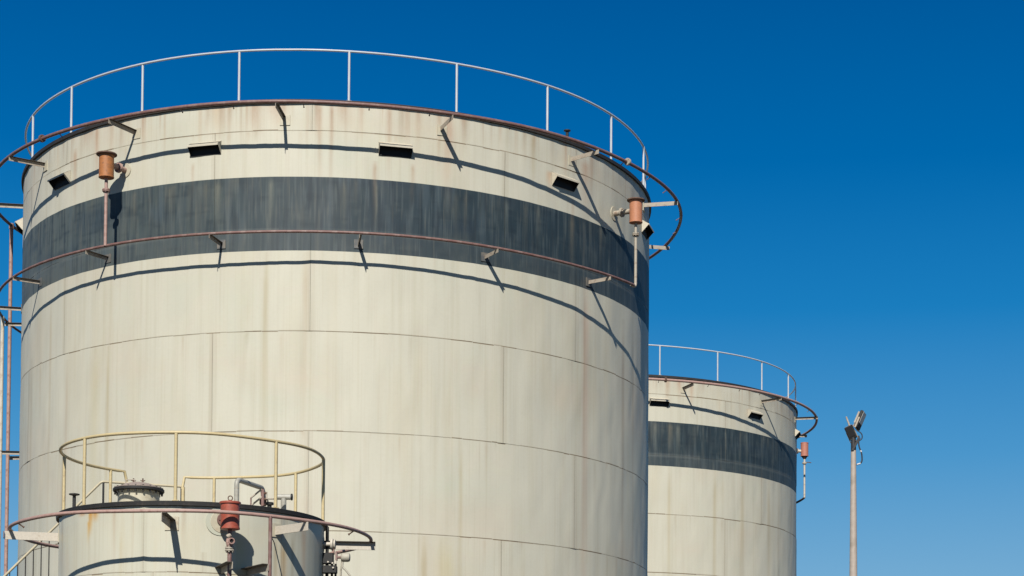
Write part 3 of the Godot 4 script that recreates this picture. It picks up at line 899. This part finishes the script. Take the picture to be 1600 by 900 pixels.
	g = thing("cooling_pipe", SMALL_AT, "pink ring pipe round the top of the small front tank", "pipe", "cooling water ring pipes")
	mb = Mb.new()
	mb.tube(arc(2.7065, y, 0, 357, 3.0, 0.01, 6), 0.027, 10, true)
	part(g, "pipe", mb, M.pink_pipe)
	for a in [[-75.0, 2.78, -1.0], [1.7, 2.74, 1.0], [47.2, 2.75, 1.0], [96.3, 2.79, -1.0], [140.0, 2.75, 1.0], [185.0, 2.75, 1.0], [230.0, 2.75, 1.0]]:
		angle_arm(g, "bracket_arm", M.steel if a[0] == 1.7 else M.pale_steel, a[0], SMALL_R, a[1], y - 0.027, 0.125, 0.065, a[2], 0.012)  # the front arm's shade is put into a darker steel
		mb = Mb.new()
		pad(mb, a[0] + 0.5, SMALL_R + 0.014, y - 0.08, 0.2)
		part(g, "bracket_pad", mb, M.cream)
	mb = Mb.new()   # rusty end plate of the arm at the left
	mb.box(frame(-75.0, 2.79, y - 0.085), Vector3(0.10, 0.1, 0.012), 0.002)
	part(g, "end_plate", mb, M.brown)
	mb = Mb.new()   # the pipe that drops from the ring at the right front
	mb.tube([pol(34.4, 2.7065, y), pol(34.4, 2.7065, 1.2 + EYE)], 0.027, 10)
	part(g, "drop_pipe", mb, M.red_pipe, "upright red pipe joining the ring at the right front")
	mb = Mb.new()
	mb.tube([pol(34.6, 2.70, y - 0.27), pol(47.0, SMALL_R, y - 0.27)], 0.008, 6)
	part(g, "tie_rod", mb, M.rust_dark)
	for a in [[22.6, 2.72], [33.6, 2.74]]:
		angle_arm(g, "lower_arm", M.steel, a[0], SMALL_R, a[1], 3.50 + EYE, 0.10, 0.085, -1.0, 0.012)
	for d in [-58.0, 72.0]:
		nozzle(g, d, 2.7065, y, 0.027, M.rust_dark)

	# red drum with its valve
	var fr := 2.5
	var fc := foam_chamber(SMALL_AT, "red drum with a ring handle, on the front of the small tank", SMALL_R, 22.75, fr, 4.375 + EYE, 3.98 + EYE, 0.135, 4.16 + EYE, M.red, M.red, M.red_pipe, [], 0.03, 1.13)
	mb = Mb.new()
	var hc := pol(22.75, fr, 4.43 + EYE)
	var hoop := []
	for k in 14:
		hoop.append(hc + Vector3(cos(TAU * k / 14.0), sin(TAU * k / 14.0), 0) * 0.032)
	mb.tube(hoop, 0.008, 6, true)
	part(fc, "ring_handle", mb, M.rust_dark)
	mb = Mb.new()
	disc(mb, pol(21.8, SMALL_R, 4.16 + EYE), pol(21.8, SMALL_R + 0.012, 4.16 + EYE), 0.205, 32)
	part(fc, "backing_disc", mb, M.cool_cream)
	mb = Mb.new()
	var fx := pol(22.75, fr, 0)
	mb.tube([fx + Vector3(0.0, 3.985 + EYE, 0), fx + Vector3(0.0, 1.0 + EYE, 0)], 0.032, 12)
	part(fc, "feed_pipe", mb, M.red_pipe)
	mb = Mb.new()
	flange_pair(mb, fx + Vector3(0, 3.70 + EYE, 0), Vector3.UP, 0.068)
	part(fc, "flange", mb, M.valve_grey)
	mb = Mb.new()   # ball valve body with an open branch to the front
	mb.lathe(Transform3D(Basis(), fx), [Vector2(0.034, 3.73 + EYE), Vector2(0.05, 3.76 + EYE), Vector2(0.058, 3.80 + EYE), Vector2(0.05, 3.845 + EYE), Vector2(0.036, 3.87 + EYE)], 16)
	var bo := fx + Vector3(0.02, 3.815 + EYE, 0.04)
	var bd := Vector3(0.35, -0.1, 0.9).normalized()
	mb.tube([bo, bo + bd * 0.07], 0.036, 12, false, false)
	mb.lathe(along(bo + bd * 0.05, bo + bd), [Vector2(0.036, 0), Vector2(0.046, 0), Vector2(0.046, 0.024), Vector2(0.03, 0.024), Vector2(0.028, 0.0)], 14)
	part(fc, "valve_body", mb, M.pink_pipe)
	mb = Mb.new()
	disc(mb, bo + bd * 0.01, bo + bd * 0.052, 0.03, 12)
	part(fc, "valve_bore", mb, M.black)
	mb = Mb.new()
	disc(mb, fx + Vector3(-0.03, 3.87 + EYE, 0.03), fx + Vector3(0.02, 3.91 + EYE, 0.03), 0.034, 12)
	part(fc, "union_nut", mb, M.valve_grey)

	# grey gooseneck pipe over the roof edge and its valve lever frame
	var w := SMALL_AT
	g = thing("gooseneck_pipe", Vector3(-5.008, rim, -29.5), "grey bent pipe rising behind the red drum on the small tank roof", "pipe")
	var o := g.position
	mb = Mb.new()
	mb.tube(bend([Vector3(0, 0.02, 0), Vector3(-5.008, 4.845 + EYE, -29.5) - o, Vector3(-4.765, 4.862 + EYE, -30.4) - o, Vector3(-4.755, 4.60 + EYE, -30.45) - o], 0.09, 6), 0.037, 14)
	part(g, "pipe", mb, M.grey_pipe)
	mb = Mb.new()
	flange_pair(mb, Vector3(-4.755, 4.66 + EYE, -30.45) - o, Vector3.UP, 0.07)
	part(g, "flange", mb, M.rust_dark)
	mb = Mb.new()
	mb.lathe(Transform3D(Basis(), Vector3(0, 0.28, 0)), [Vector2(0.037, 0.0), Vector2(0.039, 0.002), Vector2(0.039, 0.006), Vector2(0.037, 0.008)], 14)
	part(g, "weld_bead", mb, M.steel)
	g = thing("valve_frame", Vector3(-4.78, rim + 0.02, -30.3), "small rusty red lever frame beside the bent grey pipe's far end", "valve")
	o = g.position
	mb = Mb.new()
	mb.box(Transform3D(Basis(), Vector3(0.03, 0.19, 0)), Vector3(0.045, 0.38, 0.05), 0.006)
	part(g, "upright", mb, M.red_pipe)
	for k in [0.12, 0.0]:
		mb = Mb.new()
		mb.tube([Vector3(-0.14, 0.13 + k, 0.02), Vector3(0.02, 0.26 + k, 0.02)], 0.014, 6)
		part(g, "lever", mb, M.steel)
	mb = Mb.new()
	mb.box(Transform3D(Basis(), Vector3(-0.145, 0.15, 0.02)), Vector3(0.02, 0.2, 0.03), 0.004)
	part(g, "short_post", mb, M.red_pipe)
	mb = Mb.new()
	for k in 4:
		disc(mb, Vector3(0.055, 0.05 + 0.09 * k, 0.01), Vector3(0.085, 0.05 + 0.09 * k, 0.01), 0.02, 8)
	part(g, "bolt_row", mb, M.rust_dark)

	g = thing("small_valve", Vector3(-4.648, rim, -30.3), "small dark valve with a thin spindle, left of a yellow rail post", "valve")
	mb = Mb.new()
	mb.lathe(Transform3D(), [Vector2(0.03, 0.0), Vector2(0.03, 0.06), Vector2(0.05, 0.065), Vector2(0.05, 0.09), Vector2(0.03, 0.095), Vector2(0.035, 0.16), Vector2(0.062, 0.165), Vector2(0.062, 0.2), Vector2(0.0, 0.205)], 14)
	part(g, "body", mb, M.dark_iron)
	mb = Mb.new()
	mb.tube([Vector3(-0.04, 0.2, 0), Vector3(-0.04, 0.36, 0)], 0.008, 6)
	part(g, "spindle", mb, M.steel)
	mb = Mb.new()
	mb.box(Transform3D(Basis(), Vector3(0.0, 0.255, 0)), Vector3(0.15, 0.014, 0.05), 0.003)
	part(g, "cover_plate", mb, M.steel)

	g = thing("tee_vent", Vector3(-4.465, rim, -30.5), "T shaped vent pipe on the small tank roof, right of a rail post", "vent pipe")
	mb = Mb.new()
	mb.tube([Vector3(0, 0, 0), Vector3(0, 0.30, 0)], 0.042, 12)
	part(g, "stem", mb, M.grey_pipe)
	mb = Mb.new()
	mb.tube([Vector3(-0.11, 0.315, 0.0), Vector3(0.11, 0.315, 0.0)], 0.042, 14)
	part(g, "cross_pipe", mb, M.grey_pipe)
	for k in [-1.0, 1.0]:
		mb = Mb.new()
		disc(mb, Vector3(0.11 * k, 0.315, 0), Vector3(0.135 * k, 0.315, 0), 0.052, 14)
		part(g, "end_cap", mb, M.dark_iron)

	_level_gauge()
	_stair()

func _level_gauge() -> void:
	# pipework and an instrument on the right flank of the small tank
	var g := thing("level_gauge", SMALL_AT, "cluster of pipes, dark boxes and a grey instrument on the small tank's right side", "level gauge")
	var a := Vector3(-3.86, 0, -31.0) - SMALL_AT
	a.y = 0.0
	var mb := Mb.new()
	mb.tube([a + Vector3(0.0, 1.0, 0), a + Vector3(0.0, 4.36 + EYE, 0), a + Vector3(-0.06, 4.42 + EYE, 0)], 0.026, 10)
	part(g, "upright_pipe", mb, M.dark_iron)
	mb = Mb.new()
	mb.tube([a + Vector3(-0.075, 1.0, -0.02), a + Vector3(-0.075, 4.3 + EYE, -0.02)], 0.022, 10)
	part(g, "upright_pipe", mb, M.pale_steel)
	mb = Mb.new()
	mb.tube([a + Vector3(0.08, 1.0, 0.02), a + Vector3(0.08, 3.86 + EYE, 0.02)], 0.02, 10)
	part(g, "upright_pipe", mb, M.dark_iron)
	mb = Mb.new()
	mb.tube([a + Vector3(0.135, 1.0, 0.02), a + Vector3(0.135, 3.8 + EYE, 0.02)], 0.018, 10)
	part(g, "upright_pipe", mb, M.dark_iron)
	mb = Mb.new()
	mb.tube([a + Vector3(-0.06, 4.09 + EYE, 0.06), a + Vector3(0.12, 4.09 + EYE, 0.06)], 0.032, 12)
	part(g, "branch_pipe", mb, M.pale_steel)
	mb = Mb.new()
	disc(mb, a + Vector3(0.06, 4.09 + EYE, 0.06), a + Vector3(0.10, 4.09 + EYE, 0.06), 0.088, 18)
	disc(mb, a + Vector3(0.108, 4.09 + EYE, 0.06), a + Vector3(0.135, 4.09 + EYE, 0.06), 0.075, 18)
	part(g, "flange", mb, M.pale_steel)
	mb = Mb.new()
	mb.tube(bend([a + Vector3(0.10, 4.05 + EYE, 0.06), a + Vector3(0.10, 3.95 + EYE, 0.05), a + Vector3(0.02, 3.93 + EYE, 0.04)], 0.04), 0.022, 10)
	part(g, "elbow", mb, M.pink_pipe)
	mb = Mb.new()
	mb.box(Transform3D(Basis(), a + Vector3(0.02, 3.87 + EYE, 0.04)), Vector3(0.17, 0.17, 0.12), 0.01)
	part(g, "junction_box", mb, M.dark_iron)
	mb = Mb.new()
	mb.box(Transform3D(Basis(), a + Vector3(0.05, 3.70 + EYE, 0.04)), Vector3(0.22, 0.12, 0.14), 0.01)
	part(g, "junction_box", mb, M.dark_iron)
	mb = Mb.new()
	mb.box(Transform3D(Basis(), a + Vector3(0.145, 3.88 + EYE, 0.09)), Vector3(0.03, 0.2, 0.03), 0.005)
	part(g, "mounting_bar", mb, M.pale_steel)
	mb = Mb.new()
	for q in [Vector3(0.10, 3.79, 0.12), Vector3(0.11, 3.72, 0.12), Vector3(0.03, 3.81, 0.11)]:
		disc(mb, a + q + Vector3(0, EYE, 0), a + q + Vector3(0, EYE, 0.02), 0.015, 8)
	part(g, "bolt_row", mb, M.pale_steel)
	# the instrument: a rounded housing on its side
	mb = Mb.new()
	var c := a + Vector3(0.225, 3.885 + EYE, 0.08)
	mb.lathe(along(c, c + Vector3.RIGHT), [Vector2(0.0, 0.0), Vector2(0.05, 0.0), Vector2(0.064, 0.012), Vector2(0.07, 0.04), Vector2(0.07, 0.10), Vector2(0.064, 0.128), Vector2(0.045, 0.138), Vector2(0.0, 0.14)], 22)
	part(g, "instrument_housing", mb, M.cowl)
	mb = Mb.new()
	mb.tube([c + Vector3(-0.07, 0, 0), c + Vector3(0.01, 0, 0)], 0.022, 10)
	mb.box(Transform3D(Basis(), c + Vector3(-0.07, 0.02, 0)), Vector3(0.03, 0.14, 0.06), 0.005)
	part(g, "instrument_neck", mb, M.red_pipe)
	mb = Mb.new()
	mb.tube(bend([c + Vector3(0.03, -0.06, 0.01), c + Vector3(0.02, -0.15, 0.01), c + Vector3(0.08, -0.2, 0.02), c + Vector3(0.17, -0.32, 0.03), c + Vector3(0.2, -0.6, 0.03)], 0.08), 0.014, 8)
	part(g, "hose", mb, M.cowl)
	mb = Mb.new()
	mb.tube([c + Vector3(0.015, -0.06, 0.0), c + Vector3(0.0, -0.2, 0.0), c + Vector3(-0.01, -0.8, 0.0)], 0.014, 8)
	part(g, "hose", mb, M.cowl)

func _stair() -> void:
	# a straight steel stair that climbs behind the small tank to a landing at roof level
	var top := Vector3(-7.96, 5.47 + EYE, -33.6)
	var foot := top + Vector3(-1, -1, 0) * (5.47 + EYE - 0.95)
	var g := thing("staircase", Vector3(foot.x, 0, foot.z), "pale sloping stair handrail with close balusters left of the small tank", "staircase")
	var o := g.position
	var mb := Mb.new()
	var to := Vector3(-6.68, 5.47 + EYE, -34.1)
	mb.tube(bend([foot - o, top - o, to - o], 0.05), 0.022, 8)
	part(g, "handrail", mb, M.cream_rail)
	for k in 44:
		var x := -8.82 - 0.13 * k
		var yy := 5.47 + EYE + (x + 7.96)
		if yy < 1.0:
			break
		mb = Mb.new()
		mb.tube([Vector3(x, yy - 0.01, -33.6) - o, Vector3(x, yy - 0.98, -33.6) - o], 0.0095, 6)
		part(g, "baluster", mb, M.dark_iron)
	for q in [Vector3(-7.93, 5.45 + EYE, -33.6), Vector3(-7.3, 5.46 + EYE, -33.86), Vector3(-6.72, 5.46 + EYE, -34.08)]:
		mb = Mb.new()
		mb.tube([q - o, q - o + Vector3(0, -1.1, 0)], 0.018, 8)
		part(g, "landing_post", mb, M.dark_iron)
	for z in [-33.62, -34.42]:
		mb = Mb.new()
		var m := (foot + top) / 2.0
		mb.box(Transform3D(Basis(Vector3.BACK, PI / 4.0), Vector3(m.x, m.y - 1.02, z) - o), Vector3(foot.distance_to(top) + 0.1, 0.16, 0.01), 0.002)
		part(g, "stringer", mb, M.pale_steel)
	var n := 26
	for k in n:
		var u := (k + 0.5) / n
		mb = Mb.new()
		mb.box(Transform3D(Basis(), foot.lerp(top, u) + Vector3(0.08, -1.0, -0.42) - o), Vector3(0.24, 0.02, 0.77), 0.003)
		part(g, "tread", mb, M.steel)
	mb = Mb.new()
	mb.box(Transform3D(Basis(), Vector3(-7.05, 4.36 + EYE, -33.7) - o), Vector3(1.8, 0.04, 1.25), 0.004)
	part(g, "landing", mb, M.steel)
	for q in [Vector3(-7.9, 0, -34.2), Vector3(-6.2, 0, -34.2)]:
		mb = Mb.new()
		mb.box(Transform3D(Basis(), q + Vector3(0, (4.34 + EYE) / 2.0, 0) - o), Vector3(0.1, 4.34 + EYE, 0.1), 0.006)
		part(g, "column", mb, M.steel)

func _mast() -> void:
	var at := Vector3(5.465, 0, -40.0)
	var g := thing("floodlight_mast", at, "tapered steel light mast with two tilted floodlights, right of the tanks", "light mast")
	var mb := Mb.new()
	mb.lathe(Transform3D(), [Vector2(0.0, 0.0), Vector2(0.3, 0.0), Vector2(0.3, 0.03), Vector2(0.12, 0.032)], 24)
	part(g, "base_plate", mb, M.concrete)
	mb = Mb.new()
	mb.lathe(Transform3D(), [Vector2(0.135, 0.03), Vector2(0.0775, 4.72 + EYE), Vector2(0.0525, 7.22 + EYE)], 20)
	part(g, "pole", mb, M.mast)
	mb = Mb.new()
	mb.lathe(Transform3D(), [Vector2(0.0525, 7.22 + EYE), Vector2(0.05, 7.48 + EYE), Vector2(0.0, 7.482 + EYE)], 20)
	mb.box(Transform3D(Basis(Vector3.BACK, -0.5), Vector3(0.04, 7.34 + EYE, 0.03)), Vector3(0.05, 0.30, 0.08), 0.006)
	part(g, "mast_head", mb, M.rubber)
	mb = Mb.new()
	mb.tube([Vector3(-0.08, 7.50 + EYE, 0.0), Vector3(0.12, 7.50 + EYE, 0.0)], 0.02, 8)
	mb.tube([Vector3(-0.07, 7.42 + EYE, 0.03), Vector3(0.03, 7.45 + EYE, 0.03)], 0.012, 8)
	part(g, "cross_arm", mb, M.dark_iron)
	# two heads: [centre, axis along the housing, facing of the lens]
	for q in [[Vector3(0.13, 7.82 + EYE, 0.02), Vector3(0.42, 1.0, 0.0), Vector3(0.93, -0.42, 0.42)], [Vector3(-0.055, 7.575 + EYE, 0.03), Vector3(-0.5, 1.0, 0.2), Vector3(-0.2, -0.55, 0.75)]]:
		var fl := group_part(g, "floodlight")
		var yv: Vector3 = (q[1] as Vector3).normalized()
		var zv: Vector3 = q[2]
		zv = (zv - yv * zv.dot(yv)).normalized()
		var xf := Transform3D(Basis(yv.cross(zv), yv, zv), q[0])
		var right: bool = (q[0] as Vector3).x > 0.0
		var hw := 0.25 if right else 0.17
		mb = Mb.new()
		mb.box(xf, Vector3(hw, 0.36 if right else 0.27, 0.07), 0.012)
		part(fl, "housing", mb, M.dark_iron)
		mb = Mb.new()
		mb.box(xf * Transform3D(Basis(), Vector3(0, 0.05 if (q[0] as Vector3).x > 0 else 0.02, 0.036)), Vector3(hw - 0.03, 0.24 if right else 0.2, 0.006), 0.002)
		part(fl, "lens", mb, M.lens if (q[0] as Vector3).x > 0 else M.rubber)
		mb = Mb.new()
		for k in 6:
			mb.box(xf * Transform3D(Basis(), Vector3((k - 2.5) * hw / 6.5, 0.02, -0.055)), Vector3(0.006, 0.24, 0.04))
		part(fl, "cooling_fins", mb, M.steel)
		mb = Mb.new()
		for s in [-1.0, 1.0]:
			mb.box(xf * Transform3D(Basis(), Vector3((hw / 2.0 + 0.006) * s, -0.08, 0)), Vector3(0.008, 0.22, 0.035), 0.002)
		mb.box(xf * Transform3D(Basis(), Vector3(0, -0.19, 0)), Vector3(hw + 0.02, 0.008, 0.035), 0.002)
		part(fl, "yoke", mb, M.steel)
	# the pale top edges of a bracket above the left head
	mb = Mb.new()
	mb.box(Transform3D(Basis(Vector3.BACK, 0.35), Vector3(-0.10, 7.79 + EYE, -0.03)), Vector3(0.03, 0.24, 0.03), 0.005)
	mb.box(Transform3D(Basis(Vector3.BACK, -0.55), Vector3(0.02, 7.75 + EYE, -0.04)), Vector3(0.025, 0.2, 0.03), 0.005)
	part(g, "bracket_strap", mb, M.steel)
	# cables that loop beside the pole
	mb = Mb.new()
	mb.tube(bend([Vector3(0.09, 7.44 + EYE, 0.06), Vector3(0.10, 7.28 + EYE, 0.07), Vector3(0.155, 7.16 + EYE, 0.07), Vector3(0.165, 7.0 + EYE, 0.07), Vector3(0.13, 6.95 + EYE, 0.07), Vector3(0.055, 6.925 + EYE, 0.05)], 0.06), 0.0145, 8)
	part(g, "cable", mb, M.rubber)
	mb = Mb.new()
	mb.tube(bend([Vector3(0.06, 7.62 + EYE, 0.05), Vector3(0.16, 7.55 + EYE, 0.06), Vector3(0.17, 7.45 + EYE, 0.06), Vector3(0.10, 7.40 + EYE, 0.06)], 0.05), 0.011, 8)
	part(g, "cable", mb, M.rubber)
	mb = Mb.new()
	disc(mb, Vector3(0.131, 7.212 + EYE, 0.0705), Vector3(0.1485, 7.175 + EYE, 0.0705), 0.017, 10)
	mb.tube([Vector3(0.135, 6.953 + EYE, 0.0705), Vector3(0.065, 6.93 + EYE, 0.055)], 0.0165, 8)
	part(g, "cable_sleeve", mb, M.white_tape)
